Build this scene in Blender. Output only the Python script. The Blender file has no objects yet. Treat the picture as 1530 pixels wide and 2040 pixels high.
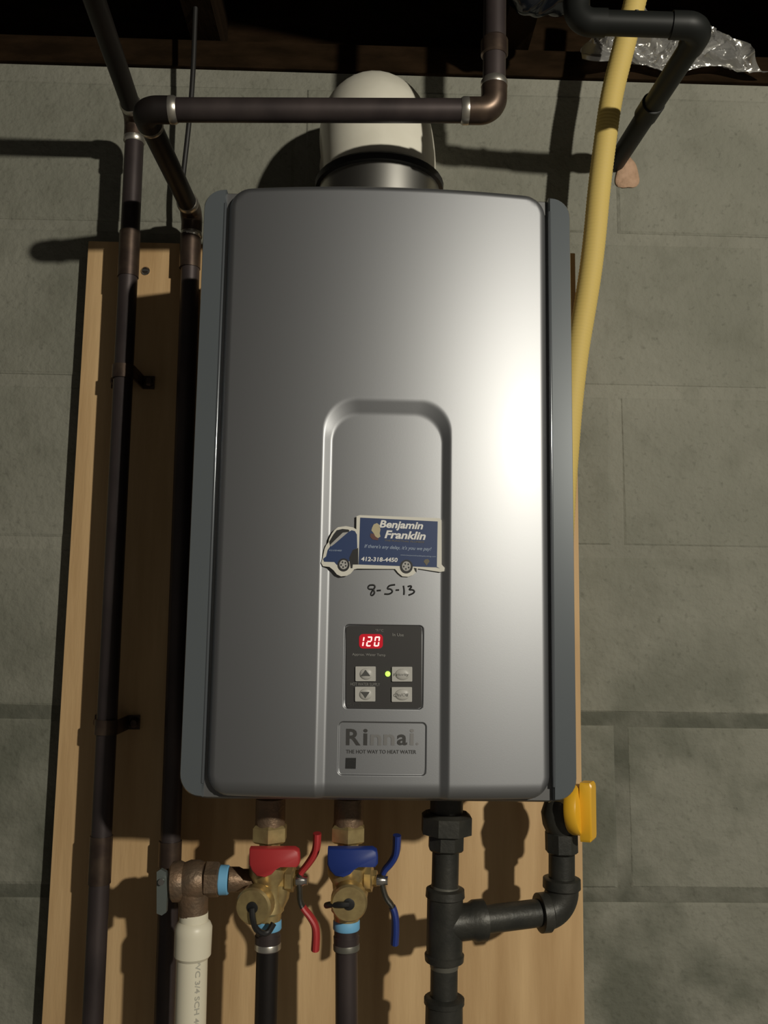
import bpy, bmesh, math, random
import numpy as np
from mathutils import Vector, Matrix
random.seed(7); rng = np.random.default_rng(7)
SC = bpy.context.scene
COL = SC.collection
# ------------------------------------------------------------------ camera
CAMZ = 1.45
PITCH, YAW, ROLL, F = 0.1221, 0.0224, 0.0154, 1717.6
_f = Vector((math.sin(YAW)*math.cos(PITCH), math.cos(YAW)*math.cos(PITCH), math.sin(PITCH)))
_r = Vector((math.cos(YAW), -math.sin(YAW), 0)); _u = _r.cross(_f)
_c, _s = math.cos(ROLL), math.sin(ROLL)
_r, _u = _c*_r + _s*_u, -_s*_r + _c*_u
cd = bpy.data.cameras.new('camera'); cam = bpy.data.objects.new('camera', cd); COL.objects.link(cam)
cd.sensor_fit = 'VERTICAL'; cd.sensor_height = 36; cd.lens = F/2040*36; cd.clip_start = .02
M = Matrix((_r, _u, -_f)).transposed().to_4x4(); M.translation = (0, 0, CAMZ); cam.matrix_world = M
SC.camera = cam
def at(px, py, Y):
    """point of the room at depth Y metres that shows at this photo pixel (used once, to place things)"""
    px, py, Y = float(px), float(py), float(Y)
    d = _f + (px-765)/F*_r - (py-1020)/F*_u
    d = d*(Y/d.y); return Vector((d.x, d.y, d.z+CAMZ))
# ------------------------------------------------------------------ world, lamp, exposure
w = bpy.data.worlds.new('world'); SC.world = w; w.use_nodes = True
w.node_tree.nodes['Background'].inputs[0].default_value = (1, .93, .82, 1)
w.node_tree.nodes['Background'].inputs[1].default_value = .068
ld = bpy.data.lights.new('basement_bulb', 'POINT'); ld.energy = 143; ld.color = (1, .945, .82); ld.shadow_soft_size = .028
lamp = bpy.data.objects.new('basement_bulb', ld); COL.objects.link(lamp); lamp.location = (1.10, -1.06, CAMZ+.60)
SC.view_settings.view_transform = 'Standard'; SC.view_settings.look = 'None'
SC.view_settings.exposure = 0; SC.view_settings.gamma = 1; SC.view_settings.use_curve_mapping = False

# ------------------------------------------------------------------ materials
def mat(name, c, rough=.5, metal=0, c2=None, scale=8, stretch=(1,1,1), contrast=(.35,.65), bump=0, bscale=200, coat=0,
        coat_rough=.1, emit=None, estr=0, spec=.5, trans=0, detail=4):
    m = bpy.data.materials.new(name); m.use_nodes = True; nt = m.node_tree; b = nt.nodes['Principled BSDF']
    I = b.inputs
    I['Base Color'].default_value = (*c, 1); I['Roughness'].default_value = rough; I['Metallic'].default_value = metal
    I['Coat Weight'].default_value = coat; I['Coat Roughness'].default_value = coat_rough
    I['Specular IOR Level'].default_value = spec; I['Transmission Weight'].default_value = trans
    if emit: I['Emission Color'].default_value = (*emit, 1); I['Emission Strength'].default_value = estr
    if c2 or bump:
        g = nt.nodes.new('ShaderNodeNewGeometry'); mp = nt.nodes.new('ShaderNodeMapping'); mp.inputs['Scale'].default_value = stretch
        nt.links.new(g.outputs['Position'], mp.inputs['Vector'])
    if c2:
        n = nt.nodes.new('ShaderNodeTexNoise'); n.inputs['Scale'].default_value = scale; n.inputs['Detail'].default_value = detail
        nt.links.new(mp.outputs[0], n.inputs['Vector'])
        r = nt.nodes.new('ShaderNodeValToRGB'); r.color_ramp.elements[0].position = contrast[0]; r.color_ramp.elements[1].position = contrast[1]
        r.color_ramp.elements[0].color = (*c, 1); r.color_ramp.elements[1].color = (*c2, 1)
        nt.links.new(n.outputs[0], r.inputs[0]); nt.links.new(r.outputs[0], I['Base Color'])
    if bump:
        n = nt.nodes.new('ShaderNodeTexNoise'); n.inputs['Scale'].default_value = bscale; n.inputs['Detail'].default_value = 3
        nt.links.new(mp.outputs[0], n.inputs['Vector'])
        bp = nt.nodes.new('ShaderNodeBump'); bp.inputs['Strength'].default_value = bump; bp.inputs['Distance'].default_value = .004
        nt.links.new(n.outputs[0], bp.inputs['Height']); nt.links.new(bp.outputs[0], I['Normal'])
    return m
def concrete(name, a, b_, stain, zt=1.55, zb=1.25, amt=.75):
    m = mat(name, a, .9, c2=b_, scale=5, bump=.55, bscale=110, spec=.2); nt = m.node_tree; bs = nt.nodes['Principled BSDF']
    base = bs.inputs['Base Color'].links[0].from_socket
    g = [n for n in nt.nodes if n.type == 'NEW_GEOMETRY'][0]
    def noise(s, d, lo, hi):
        n = nt.nodes.new('ShaderNodeTexNoise'); n.inputs['Scale'].default_value = s; n.inputs['Detail'].default_value = d
        nt.links.new(g.outputs['Position'], n.inputs['Vector'])
        r = nt.nodes.new('ShaderNodeMapRange'); r.inputs[1].default_value = lo; r.inputs[2].default_value = hi
        nt.links.new(n.outputs[0], r.inputs[0]); return r.outputs[0]
    def mul(x, y):
        k = nt.nodes.new('ShaderNodeMath'); k.operation = 'MULTIPLY'; nt.links.new(x, k.inputs[0])
        if isinstance(y, float): k.inputs[1].default_value = y
        else: nt.links.new(y, k.inputs[1])
        return k.outputs[0]
    def mix(fac, A, colour):
        x = nt.nodes.new('ShaderNodeMix'); x.data_type = 'RGBA'; nt.links.new(fac, x.inputs[0]); nt.links.new(A, x.inputs[6])
        x.inputs[7].default_value = (*colour, 1); return x.outputs[2]
    sep = nt.nodes.new('ShaderNodeSeparateXYZ'); nt.links.new(g.outputs['Position'], sep.inputs[0])
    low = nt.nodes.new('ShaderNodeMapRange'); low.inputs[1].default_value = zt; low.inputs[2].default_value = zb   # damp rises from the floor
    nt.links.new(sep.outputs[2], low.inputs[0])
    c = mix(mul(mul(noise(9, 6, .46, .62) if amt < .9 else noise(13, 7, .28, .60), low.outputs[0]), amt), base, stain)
    c = mix(mul(noise(150, 3, .60, .78), .35), c, (.06, .06, .045))                      # small dark pores
    c = mix(mul(noise(22, 5, .50, .72), .35), c, (.13, .13, .10))                       # mottling
    nt.links.new(c, bs.inputs['Base Color']); return m
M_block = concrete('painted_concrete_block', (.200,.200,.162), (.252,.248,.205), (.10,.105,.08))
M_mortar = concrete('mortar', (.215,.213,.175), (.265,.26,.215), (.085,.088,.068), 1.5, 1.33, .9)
M_floor = mat('floor_concrete', (.16,.15,.14), .9, c2=(.22,.21,.19))
M_ply = mat('plywood', (.44,.27,.12), .65, c2=(.66,.45,.23), scale=7, stretch=(3.6,1,.40), contrast=(.32,.66), bump=.12, bscale=60, detail=6)
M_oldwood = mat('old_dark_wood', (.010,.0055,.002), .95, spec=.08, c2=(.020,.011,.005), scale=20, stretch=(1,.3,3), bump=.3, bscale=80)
M_silver = mat('silver_paint', (.300,.306,.318), .485, metal=.92, coat=.10, coat_rough=.18, bump=.02, bscale=1500)
M_trim = mat('grey_trim_plastic', (.11,.125,.135), .28, metal=.2, coat=.3, coat_rough=.08)
M_bead = mat('glossy_grey_bead', (.10,.11,.12), .16, metal=.3, coat=1, coat_rough=.05)
M_case = mat('grey_case_steel', (.16,.16,.16), .45, metal=.6)
M_flue = mat('white_flue_plastic', (.78,.75,.64), .35, c2=(.72,.69,.58), scale=30)
M_black = mat('black_rubber', (.012,.012,.012), .5)
M_collar = mat('galvanised_steel', (.55,.54,.50), .35, metal=1)
M_copper = mat('tarnished_copper', (.072,.056,.054), .46, metal=.5, c2=(.046,.036,.036), scale=25, stretch=(1,1,.5))
M_copper_dark = mat('dark_copper', (.022,.017,.015), .5, metal=.5, c2=(.016,.013,.012), scale=25)  # darker copy of the copper, for forward runs and the red-valve pipe
M_elbow = mat('old_copper_fitting', (.12,.085,.062), .40, metal=.75, c2=(.075,.052,.042), scale=60)
M_solder = mat('solder', (.55,.52,.46), .35, metal=.9)
M_brass = mat('yellow_brass', (.62,.48,.22), .38, metal=.75, c2=(.46,.34,.16), scale=90)
M_bronze = mat('dull_bronze', (.24,.155,.095), .5, metal=.6, c2=(.17,.12,.08), scale=60, bump=.2, bscale=300)
M_iron = mat('black_iron', (.030,.030,.026), .45, metal=.35, c2=(.05,.048,.04), scale=40, bump=.08, bscale=260)
M_blackpipe = mat('black_painted_pipe', (.011,.012,.011), .5, spec=.3)
M_ironlt = mat('iron_worn_bright', (.16,.155,.13), .45, metal=.5)
M_yellow = mat('yellow_jacket', (.64,.48,.15), .62, spec=.25)
M_yhandle = mat('yellow_handle', (.78,.43,.025), .35)
M_red = mat('red_handle', (.42,.032,.034), .5)
M_blue = mat('blue_handle', (.013,.035,.20), .5)
M_tape = mat('blue_thread_tape', (.16,.42,.66), .6)
M_pvc = mat('white_pvc', (.74,.69,.54), .4)
M_print = mat('grey_print', (.42,.40,.33), .6)
M_steel = mat('bright_steel', (.6,.58,.55), .25, metal=1)
M_grey = mat('grey_painted_lever', (.14,.16,.15), .4, metal=.4)
M_cable = mat('black_cable', (.012,.011,.010), .55)
M_foam = mat('pink_foam', (.50,.32,.21), .8, c2=(.38,.24,.15), scale=70, bump=.6, bscale=120)
M_film = mat('clear_plastic_film', (.62,.61,.58), .16, metal=.45, coat=.7, coat_rough=.10, trans=.55)
M_bag = mat('black_plastic_bag', (.006,.008,.012), .16, coat=.4)
M_ctrl = mat('control_panel_black', (.026,.024,.023), .5)
M_win = mat('display_glow', (.05,.002,.004), .3, emit=(1,.012,.03), estr=.42)  # red emission puts the bloom of the digits into the window
M_digit = mat('red_digits', (.3,.01,.01), .3, emit=(1,.42,.38), estr=2.2)
M_led = mat('green_lamp', (.2,.5,.05), .3, emit=(.62,1,.14), estr=1.1)
M_button = mat('button_grey', (.42,.41,.38), .45)
M_mark = mat('button_marks', (.06,.06,.055), .6)
M_ptext = mat('panel_lettering', (.22,.215,.20), .6)
M_btext = mat('button_lettering', (.24,.235,.22), .6)
M_logo = mat('plate_lettering', (.10,.098,.095), .35, metal=.6)
M_logolt = mat('plate_lettering_light', (.34,.335,.33), .35, metal=.7)
M_emblem = mat('emblem_black', (.010,.010,.010), .6)
M_ink = mat('marker_ink', (.012,.012,.012), .5)
M_magwhite = mat('magnet_white', (.62,.60,.53), .4)
M_magblue = mat('magnet_blue', (.012,.033,.11), .4)
M_magdark = mat('magnet_black', (.012,.012,.013), .4)
M_maggrey = mat('magnet_grey', (.36,.35,.33), .4)
M_magtext = mat('magnet_lettering', (.70,.69,.66), .5)
M_magfaint = mat('magnet_lettering_faint', (.26,.32,.42), .5)
M_maggold = mat('magnet_gold_lettering', (.12,.10,.06), .5)
M_magcream = mat('magnet_cream', (.42,.36,.22), .5)
M_magbrown = mat('magnet_brown', (.10,.03,.025), .5)

# ------------------------------------------------------------------ mesh helpers
class MB:
    def __init__(s): s.v = []; s.f = []
    def add(s, vs, fs):
        o = len(s.v); s.v += [Vector(v) for v in vs]; s.f += [tuple(i+o for i in f) for f in fs]; return s
    def box(s, a, b, bev=0):
        a, b = Vector(a), Vector(b); lo = Vector(map(min, a, b)); hi = Vector(map(max, a, b))
        bm = bmesh.new(); bmesh.ops.create_cube(bm, size=1)
        for v in bm.verts: v.co = Vector((lo[i]+(v.co[i]+.5)*(hi[i]-lo[i]) for i in range(3)))
        if bev: bmesh.ops.bevel(bm, geom=bm.edges[:], offset=bev, segments=2, affect='EDGES', profile=.6)
        bm.verts.index_update(); s.add([v.co.copy() for v in bm.verts], [[v.index for v in f.verts] for f in bm.faces]); bm.free(); return s
    def tube(s, path, r, n=20, caps=True, flat=None):
        P = [Vector(p) for p in path]; k = len(P); R = r if isinstance(r, (list, tuple)) else [r]*k
        T = []
        for i in range(k):
            a = P[max(i-1, 0)]; b = P[min(i+1, k-1)]; T.append((b-a).normalized())
        up = Vector((0,0,1)) if abs(T[0].z) < .9 else Vector((1,0,0))
        U = (up - T[0]*up.dot(T[0])).normalized(); vs = []
        for i in range(k):
            U = (U - T[i]*U.dot(T[i])).normalized(); V = T[i].cross(U)
            for j in range(n):
                t = 2*math.pi*j/n; vs.append(P[i] + R[i]*(math.cos(t)*U + math.sin(t)*(flat or 1)*V))
        fs = [(i*n+j, i*n+(j+1) % n, (i+1)*n+(j+1) % n, (i+1)*n+j) for i in range(k-1) for j in range(n)]
        if caps: fs += [tuple(range(n))[::-1], tuple(range((k-1)*n, k*n))]
        return s.add(vs, fs)
    def lathe(s, origin, axis, prof, n=28, phase=0):
        """prof = [(distance along axis, radius)...]; closed at both ends"""
        o, a = Vector(origin), Vector(axis).normalized(); up = Vector((0,0,1)) if abs(a.z) < .9 else Vector((0,-1,0))
        U = (up-a*up.dot(a)).normalized(); V = a.cross(U); vs = []
        for d, r in prof:
            for j in range(n):
                t = 2*math.pi*(j+phase)/n; vs.append(o+a*d+max(r, 1e-5)*(math.cos(t)*U+math.sin(t)*V))
        k = len(prof)
        fs = [(i*n+j, i*n+(j+1) % n, (i+1)*n+(j+1) % n, (i+1)*n+j) for i in range(k-1) for j in range(n)]
        fs += [tuple(range(n))[::-1], tuple(range((k-1)*n, k*n))]
        return s.add(vs, fs)
    def prism(s, front, depth):
        """front: list of points (outline); depth: vector to the back"""
        n = len(front); d = Vector(depth); F_ = [Vector(p) for p in front]
        return s.add(F_+[p+d for p in F_], [tuple(range(n)), tuple(range(2*n-1, n-1, -1))]+[(i, i+n, (i+1) % n+n, (i+1) % n) for i in range(n)])
ROOTLOC = {}
def obj(name, mb, m, parent=None, ang=35, kind=None):
    me = bpy.data.meshes.new(name); off = Vector((0,0,0)); p = parent
    while p is not None:
        off += p.location; p = p.parent
    me.from_pydata([tuple(v-off) for v in mb.v], [], mb.f); me.materials.append(m)
    bm = bmesh.new(); bm.from_mesh(me); bmesh.ops.recalc_face_normals(bm, faces=bm.faces[:]); bm.to_mesh(me); bm.free()
    me.shade_smooth(); me.set_sharp_from_angle(angle=math.radians(ang))
    o = bpy.data.objects.new(name, me); COL.objects.link(o); o.parent = parent
    if kind: o['kind'] = kind
    return o
def tag(o, label, cat, group=None):
    o['label'] = label; o['category'] = cat
    if group: o['group'] = group
    return o
def thing(name, label, cat, loc, group=None):
    o = bpy.data.objects.new(name, None); COL.objects.link(o); o.location = loc; o.empty_display_size = .03
    return tag(o, label, cat, group)
def struct(name, mb, m, parent=None):
    o = obj(name, mb, m, parent)
    if parent is None: o['kind'] = 'structure'
    return o
def rrect(x0, z0, x1, z1, r, n=8):
    pts = []
    for cx, cz, a in ((x1-r, z1-r, 0), (x0+r, z1-r, 90), (x0+r, z0+r, 180), (x1-r, z0+r, 270)):
        for i in range(n+1):
            t = math.radians(a+90*i/n); pts.append((cx+r*math.cos(t), cz+r*math.sin(t)))
    return pts
def arc_corner(a, b, c, R, n=12):
    a, b, c = Vector(a), Vector(b), Vector(c); u = (a-b).normalized(); v = (c-b).normalized()
    half = u.angle(v)/2; t = R/math.tan(half); cen = b+(u+v).normalized()*(R/math.sin(half)); p, q = b+u*t, b+v*t
    e1 = (p-cen); e2 = (q-cen); tot = e1.angle(e2); ax = e1.cross(e2).normalized()
    return p, q, [cen+Matrix.Rotation(tot*i/n, 3, ax) @ e1 for i in range(n+1)]
def pipe_run(root, pts, r, m_pipe, m_elbow, R=None, leg=.014, lip=1.16, solder=True, seg_mats=None):
    """straight lengths are parts named pipe, corners are parts named elbow with solder rings"""
    pts = [Vector(p) for p in pts]; R = R or r*1.25; cur = pts[0]
    for i in range(1, len(pts)):
        mp = seg_mats[i-1] if seg_mats else m_pipe
        if i < len(pts)-1:
            p, q, arc = arc_corner(pts[i-1], pts[i], pts[i+1], R); u = (pts[i-1]-pts[i]).normalized(); v = (pts[i+1]-pts[i]).normalized()
            e1, e2 = p+u*leg, q+v*leg
            obj('pipe', MB().tube([cur, p+u*.004], r), mp, root)
            eb = MB().tube([e1]+arc+[e2], r*1.13, 24)
            me_ = m_elbow[i-1] if isinstance(m_elbow, list) else m_elbow
            el = obj('elbow', eb, me_, root)
            if solder:
                for e, d in ((e1, u), (e2, v)):
                    obj('solder_ring', MB().lathe(e-d*.003, d, [(0, r*1.14), (.001, r*lip), (.005, r*lip), (.0075, r*1.03)]), M_solder, el)
            cur = q+v*.004
        else:
            obj('pipe', MB().tube([cur, pts[i]], r), mp, root)

# ------------------------------------------------------------------ room shell
WD, BD, D = 1.0579, 1.0283, .794
JZ = CAMZ + .4919                      # first bed joint below the top of the frame
wall = struct('wall_back', MB().box((-1.7, WD+.0012, 0), (1.9, WD+.16, CAMZ+.711)), M_mortar)
BL, BH, JT = .4064, .2032, .0125
def block_mesh(k):
    wv, hv = BL-JT, BH-JT
    bm = bmesh.new(); bmesh.ops.create_cube(bm, size=1)
    for v in bm.verts: v.co = Vector((v.co.x*wv, v.co.y*.022+.011, v.co.z*hv))
    ed = [e for e in bm.edges if all(v.co.y < .005 for v in e.verts)]
    bmesh.ops.bevel(bm, geom=ed, offset=.0042, segments=2, affect='EDGES', profile=.5)
    rr = random.Random(k)
    for v in bm.verts: v.co += Vector((rr.uniform(-.0014,.0014), rr.uniform(-.0004,.0004), rr.uniform(-.0012,.0012)))
    me = bpy.data.meshes.new('concrete_block'); bm.to_mesh(me); bm.free(); me.materials.append(M_block); return me
variants = [block_mesh(k) for k in range(6)]
XA = at(1228, 950, WD).x
for row in range(-8, 2):
    zc = JZ + (row-.5)*BH + (0 if row else 0)
    if zc-BH/2 > CAMZ+.72: continue
    off = XA if row % 2 else XA+BL/2
    if row == 1: pass
    for c in range(-5, 5):
        x = off+(c+.5)*BL
        if x < -1.6 or x > 1.8: continue
        o = bpy.data.objects.new('concrete_block', variants[(row*3+c) % 6]); COL.objects.link(o); o.parent = wall
        o.location = (x, WD+(random.random()-.5)*.0016, zc)
        if zc+BH/2 > CAMZ+.715: o.scale.z = (CAMZ+.708-(zc-BH/2+JT/2))/(BH-JT); o.location.z = zc-BH/2+JT/2+(BH-JT)*o.scale.z/2
struct('floor', MB().box((-1.7, -2.2, -.1), (1.9, WD+.16, 0)), M_floor)
SILLZ = CAMZ+.712
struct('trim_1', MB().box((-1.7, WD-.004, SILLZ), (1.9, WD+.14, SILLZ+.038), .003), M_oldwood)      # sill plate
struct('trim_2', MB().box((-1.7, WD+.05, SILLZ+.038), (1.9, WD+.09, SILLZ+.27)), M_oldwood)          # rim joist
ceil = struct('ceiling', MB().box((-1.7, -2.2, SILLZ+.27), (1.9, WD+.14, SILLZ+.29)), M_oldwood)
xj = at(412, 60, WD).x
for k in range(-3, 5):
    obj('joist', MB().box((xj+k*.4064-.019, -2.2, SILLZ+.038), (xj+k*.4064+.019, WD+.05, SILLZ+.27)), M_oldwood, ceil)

# ------------------------------------------------------------------ plywood backboard
BX0, BX1, BT = -.3486, .2581, CAMZ+.458
tag(obj('plywood_board', MB().box((BX0, BD, CAMZ-.78), (BX1, BD+.019, BT), .0012), M_ply),
    'tan plywood backboard fixed to the block wall behind the water heater', 'board')
p = at(290, 540, BD)
sc = thing('board_screw', 'grey screw head in the top left of the plywood, between two copper pipes', 'screw', p)
obj('screw_head', MB().lathe(p, (0,-1,0), [(-.002,.0055),(.001,.0055),(.0025,.004)]), M_steel, sc)
obj('screw_slot', MB().box(p+Vector((-.0035,-.003,-.0006)), p+Vector((.0035,-.0022,.0006))), M_mark, sc)

# ------------------------------------------------------------------ water heater
HX, HZ = .0172, CAMZ+.1235
heater = thing('water_heater', 'silver wall-hung tankless water heater with black control panel', 'water heater', (HX, BD-.004, CAMZ-.166))
X0, X1, Z0, Z1 = HX-.178, HX+.178, CAMZ-.1645, CAMZ+.4115
def ring_prism(outline, ys_insets):
    """loft of one rounded-rectangle outline with several depth / inset rings, capped front and back"""
    mb = MB(); n = None; rings = []
    for y, ins in ys_insets:
        pts = rrect(X0+ins, Z0+ins, X1-ins, Z1-ins, max(outline-ins, .004), 8); rings.append([Vector((x, y, z)) for x, z in pts])
    n = len(rings[0]); vs = [v for r_ in rings for v in r_]
    fs = [(i*n+j, i*n+(j+1) % n, (i+1)*n+(j+1) % n, (i+1)*n+j) for i in range(len(rings)-1) for j in range(n)]
    fs += [tuple(range(n)), tuple(range((len(rings)-1)*n, len(rings)*n))]
    return mb.add(vs, fs)
obj('case', ring_prism(.024, [(D+.0075, .003), (D+.0105, .001), (D+.05, .001), (BD-.001, .001)]), M_case, heater)
# side trims: one long rounded plate on either side
PX, PZ, PHW, PHH = .0172, CAMZ+.1255, .1538, .2852        # front panel centre and half sizes
for sgn in (-1, 1):
    xi = PX+sgn*(PHW+.0030); xo = HX+sgn*.178; r = .0195
    pts = []
    def corner(cx, cz, a0, a1):
        return [(cx+sgn*r*math.cos(math.radians(a0+(a1-a0)*i/8)), cz+r*math.sin(math.radians(a0+(a1-a0)*i/8))) for i in range(9)]
    zb, zt = Z0+.0035, Z1-.001
    pts += [(xi, zb)] + corner(xo-sgn*r, zb+r, -90, 0) + corner(xo-sgn*r, zt-r, 0, 90) + [(xi, zt)]
    front = [Vector((x, D+.004 + (.006 if abs(x-xo) < abs(xo-xi)*.25 else 0), z)) for x, z in pts]
    fr = [Vector((x, D+.003, z)) for x, z in pts]
    mb = MB(); n = len(pts); cen = Vector((sum(p_[0] for p_ in pts)/n, 0, sum(p_[1] for p_ in pts)/n))
    ring0 = fr; ring1 = [Vector((x+(.0022 if x < cen.x else -.0022)*0, D+.016, z)) for x, z in pts]
    inner = [Vector((cen.x+(v.x-cen.x)*.90, D+.0005, cen.z+(v.z-cen.z)*.994)) for v in fr]
    vs = inner+fr+ring1
    fs = [tuple(range(n)), tuple(range(2*n, 3*n))]
    for k in range(2): fs += [(k*n+j, k*n+(j+1) % n, (k+1)*n+(j+1) % n, (k+1)*n+j) for j in range(n)]
    tr = obj('side_trim', mb.add(vs, fs), M_trim, heater, ang=50)
    # bright thin bead along the inner edge of the trim
    obj('trim_bead', MB().tube([Vector((xi+sgn*.0006, D+.0012, Z0+.016)), Vector((xi+sgn*.0006, D+.0012, Z1-.016))], .0015, 14), M_bead, tr)

# front panel: a height field with bowed face, rolled edges and a stepped arch recess
BOW, REC, YF = .0130, .0046, .7771
def panel_base(x): return YF + BOW*(x/PHW)**2
RCX = .0195-PX                                         # recess centre (panel coordinates)
OHW, IHW = .0598, .0500
OTOP, ITOP = CAMZ+.2025-PZ, CAMZ+.1845-PZ
def sd_round(x, z, hw, top, r):
    """signed distance to an arch-topped slot open at the bottom (negative inside)"""
    qx = np.abs(x)-hw+r; qz = z-top+r
    return np.minimum(np.maximum(qx, qz), 0)+np.hypot(np.maximum(qx, 0), np.maximum(qz, 0))-r
def sd_box(x, z, x0, x1, z0, z1, r):
    qx = np.abs(x-(x0+x1)/2)-(x1-x0)/2+r; qz = np.abs(z-(z0+z1)/2)-(z1-z0)/2+r
    return np.minimum(np.maximum(qx, qz), 0)+np.hypot(np.maximum(qx, 0), np.maximum(qz, 0))-r
def sstep(t): t = np.clip(t, 0, 1); return t*t*(3-2*t)
def soft(t, k=.26):
    """linear ramp with rounded ends"""
    t = np.clip(t, 0, 1); lo = np.where(t < k, t*t/(2*k), t-k/2); s = 1-t
    hi = (1-k)-np.where(s < k, s*s/(2*k), s-k/2)
    return np.where(t < .5, lo, hi)/(1-k)
a_, b_ = at(675,1437,.7845), at(848,1545,.7845); LOGO = (a_.x-PX, b_.x-PX, b_.z-PZ, a_.z-PZ)
a_, b_ = at(687,1244,.7845), at(842,1413,.7845); CTRL = (a_.x-PX, b_.x-PX, b_.z-PZ, a_.z-PZ)
def fine(lo, hi, base, zones):
    out = [lo]
    while out[-1] < hi:
        st = base
        for a, b, s in zones:
            if a-base < out[-1] < b: st = min(st, s)
        out.append(out[-1]+st)
    out[-1] = hi
    return np.array(out)
ed = .0085
xs = fine(-PHW, PHW, .0032, [(-PHW-1, -PHW+ed, .0006), (PHW-ed, PHW+1, .0006), (RCX-OHW-.001, RCX-IHW+.001, .0005), (RCX+IHW-.001, RCX+OHW+.001, .0005),
    (RCX-OHW, RCX-OHW+.035, .0009), (RCX+OHW-.035, RCX+OHW, .0009)] + [(c-.0016, c+.0016, .0003) for c in LOGO[:2]+CTRL[:2]])
zs = fine(-PHH, PHH, .0032, [(-PHH-1, -PHH+ed, .0006), (PHH-ed, PHH+1, .0006), (ITOP-.036, OTOP+.001, .0008), (PHH-.024, PHH, .0012), (-PHH, -PHH+.024, .0012)]
    + [(c-.0016, c+.0016, .0003) for c in LOGO[2:]+CTRL[2:]])
GX, GZ = np.meshgrid(xs, zs)
RC = .021
qx, qz = np.abs(GX)-(PHW-RC), np.abs(GZ)-(PHH-RC)
dist = np.hypot(qx, qz); corner = (qx > 0) & (qz > 0) & (dist > RC)
sx, sz = np.sign(GX), np.sign(GZ)
GX = np.where(corner, sx*((PHW-RC)+qx/np.maximum(dist, 1e-9)*RC), GX); GZ = np.where(corner, sz*((PHH-RC)+qz/np.maximum(dist, 1e-9)*RC), GZ)
edge = -sd_box(GX, GZ, -PHW, PHW, -PHH, PHH, RC)
roll = .0100*(1-np.sqrt(np.clip(1-(1-np.clip(edge/.0080, 0, 1))**2, 0, 1)))
foot = np.clip((GZ+PHH)/.0150, 0, 1); roll = np.maximum(roll, .0110*(1-np.sqrt(np.clip(1-(1-foot)**2, 0, 1))))   # deeper roll along the bottom
dO = np.maximum(-sd_round(GX-RCX, GZ, OHW, OTOP, .031), 0); dI = np.maximum(sd_round(GX-RCX, GZ, IHW, ITOP, .0245), 0)
tt = np.where(dO+dI > 0, dO/np.maximum(dO+dI, 1e-9), 0)
RECM = REC*soft(tt)
step = lambda B: .0011*soft(np.clip((.0005-sd_box(GX, GZ, *B, .004))/.0013, 0, 1), .3)
GY = panel_base(GX)+roll+RECM+step(LOGO)+step(CTRL)
nz, nx = GX.shape
mb = MB(); V_ = np.stack([GX+PX, GY, GZ+PZ], -1).reshape(-1, 3)
idx = np.arange(nz*nx).reshape(nz, nx)
fs = np.stack([idx[:-1,:-1], idx[:-1,1:], idx[1:,1:], idx[1:,:-1]], -1).reshape(-1, 4)
bd = np.concatenate([idx[0,:], idx[1:,-1], idx[-1,-2::-1], idx[-2:0:-1,0]])
sk = V_[bd].copy(); sk[:,1] = D+.022; nb = len(bd); k0 = len(V_)
sf = np.stack([bd, np.roll(bd,-1), k0+(np.arange(nb)+1) % nb, k0+np.arange(nb)], -1)
me = bpy.data.meshes.new('front_panel'); off = heater.location
me.from_pydata((np.concatenate([V_, sk])-np.array(off)).tolist(), [], np.concatenate([fs, sf])[:, ::1].tolist()); me.materials.append(M_silver); me.shade_smooth()
me.set_sharp_from_angle(angle=math.radians(60))
panel = bpy.data.objects.new('front_panel', me); COL.objects.link(panel); panel.parent = heater
def floor_y(x, extra=0): return float(panel_base(x-PX))+REC+extra
def on_floor(px, py, lift=.0004, extra=0):
    y = .784
    for _ in range(4): y = floor_y(at(px, py, y).x, extra)-lift
    return at(px, py, y)
def flat_text(body, quad, mp, lift, m, parent, name='lettering', shear=0, offset=0, thick=.00015):
    """built-in font fitted to the photo quad (top-left, top-right, bottom-left), laid on a surface by mp"""
    cu = bpy.data.curves.new(name, 'FONT'); cu.body = body; cu.shear = shear; cu.offset = offset; cu.resolution_u = 3
    tmp = bpy.data.objects.new(name, cu); COL.objects.link(tmp); bpy.context.view_layer.update()
    me = bpy.data.meshes.new_from_object(tmp.evaluated_get(bpy.context.evaluated_depsgraph_get()))
    bpy.data.objects.remove(tmp); bpy.data.curves.remove(cu)
    co = np.array([v.co[:2] for v in me.vertices]); lo, hi = co.min(0), co.max(0); TL, TR, BLc = quad
    mb = MB(); vs = []
    for x, y in co:
        u = (x-lo[0])/(hi[0]-lo[0]); v = (hi[1]-y)/(hi[1]-lo[1])
        vs.append(mp(TL[0]+u*(TR[0]-TL[0])+v*(BLc[0]-TL[0]), TL[1]+u*(TR[1]-TL[1])+v*(BLc[1]-TL[1]), lift))
    mb.add(vs, [tuple(p_.vertices) for p_ in me.polygons]); bpy.data.meshes.remove(me)
    return obj(name, mb, m, parent)
def qd(x0, y0, x1, y1, slope=0): return ((x0, y0), (x1, y0+slope*(x1-x0)), (x0, y1))
def poly(pts, mp, lift, depth, m, name, parent):
    f_ = [mp(x, y, lift) for x, y in pts]; return obj(name, MB().prism(f_, (0, depth, 0)), m, parent)
def ell(cx, cy, rx, ry, n=28): return [(cx+rx*math.cos(2*math.pi*i/n), cy+ry*math.sin(2*math.pi*i/n)) for i in range(n)]
fl = lambda x, y, l=.0004: on_floor(x, y, l)
fd = lambda x, y, l=.0004: on_floor(x, y, l, .0011)          # floor of the sunk plates

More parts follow.
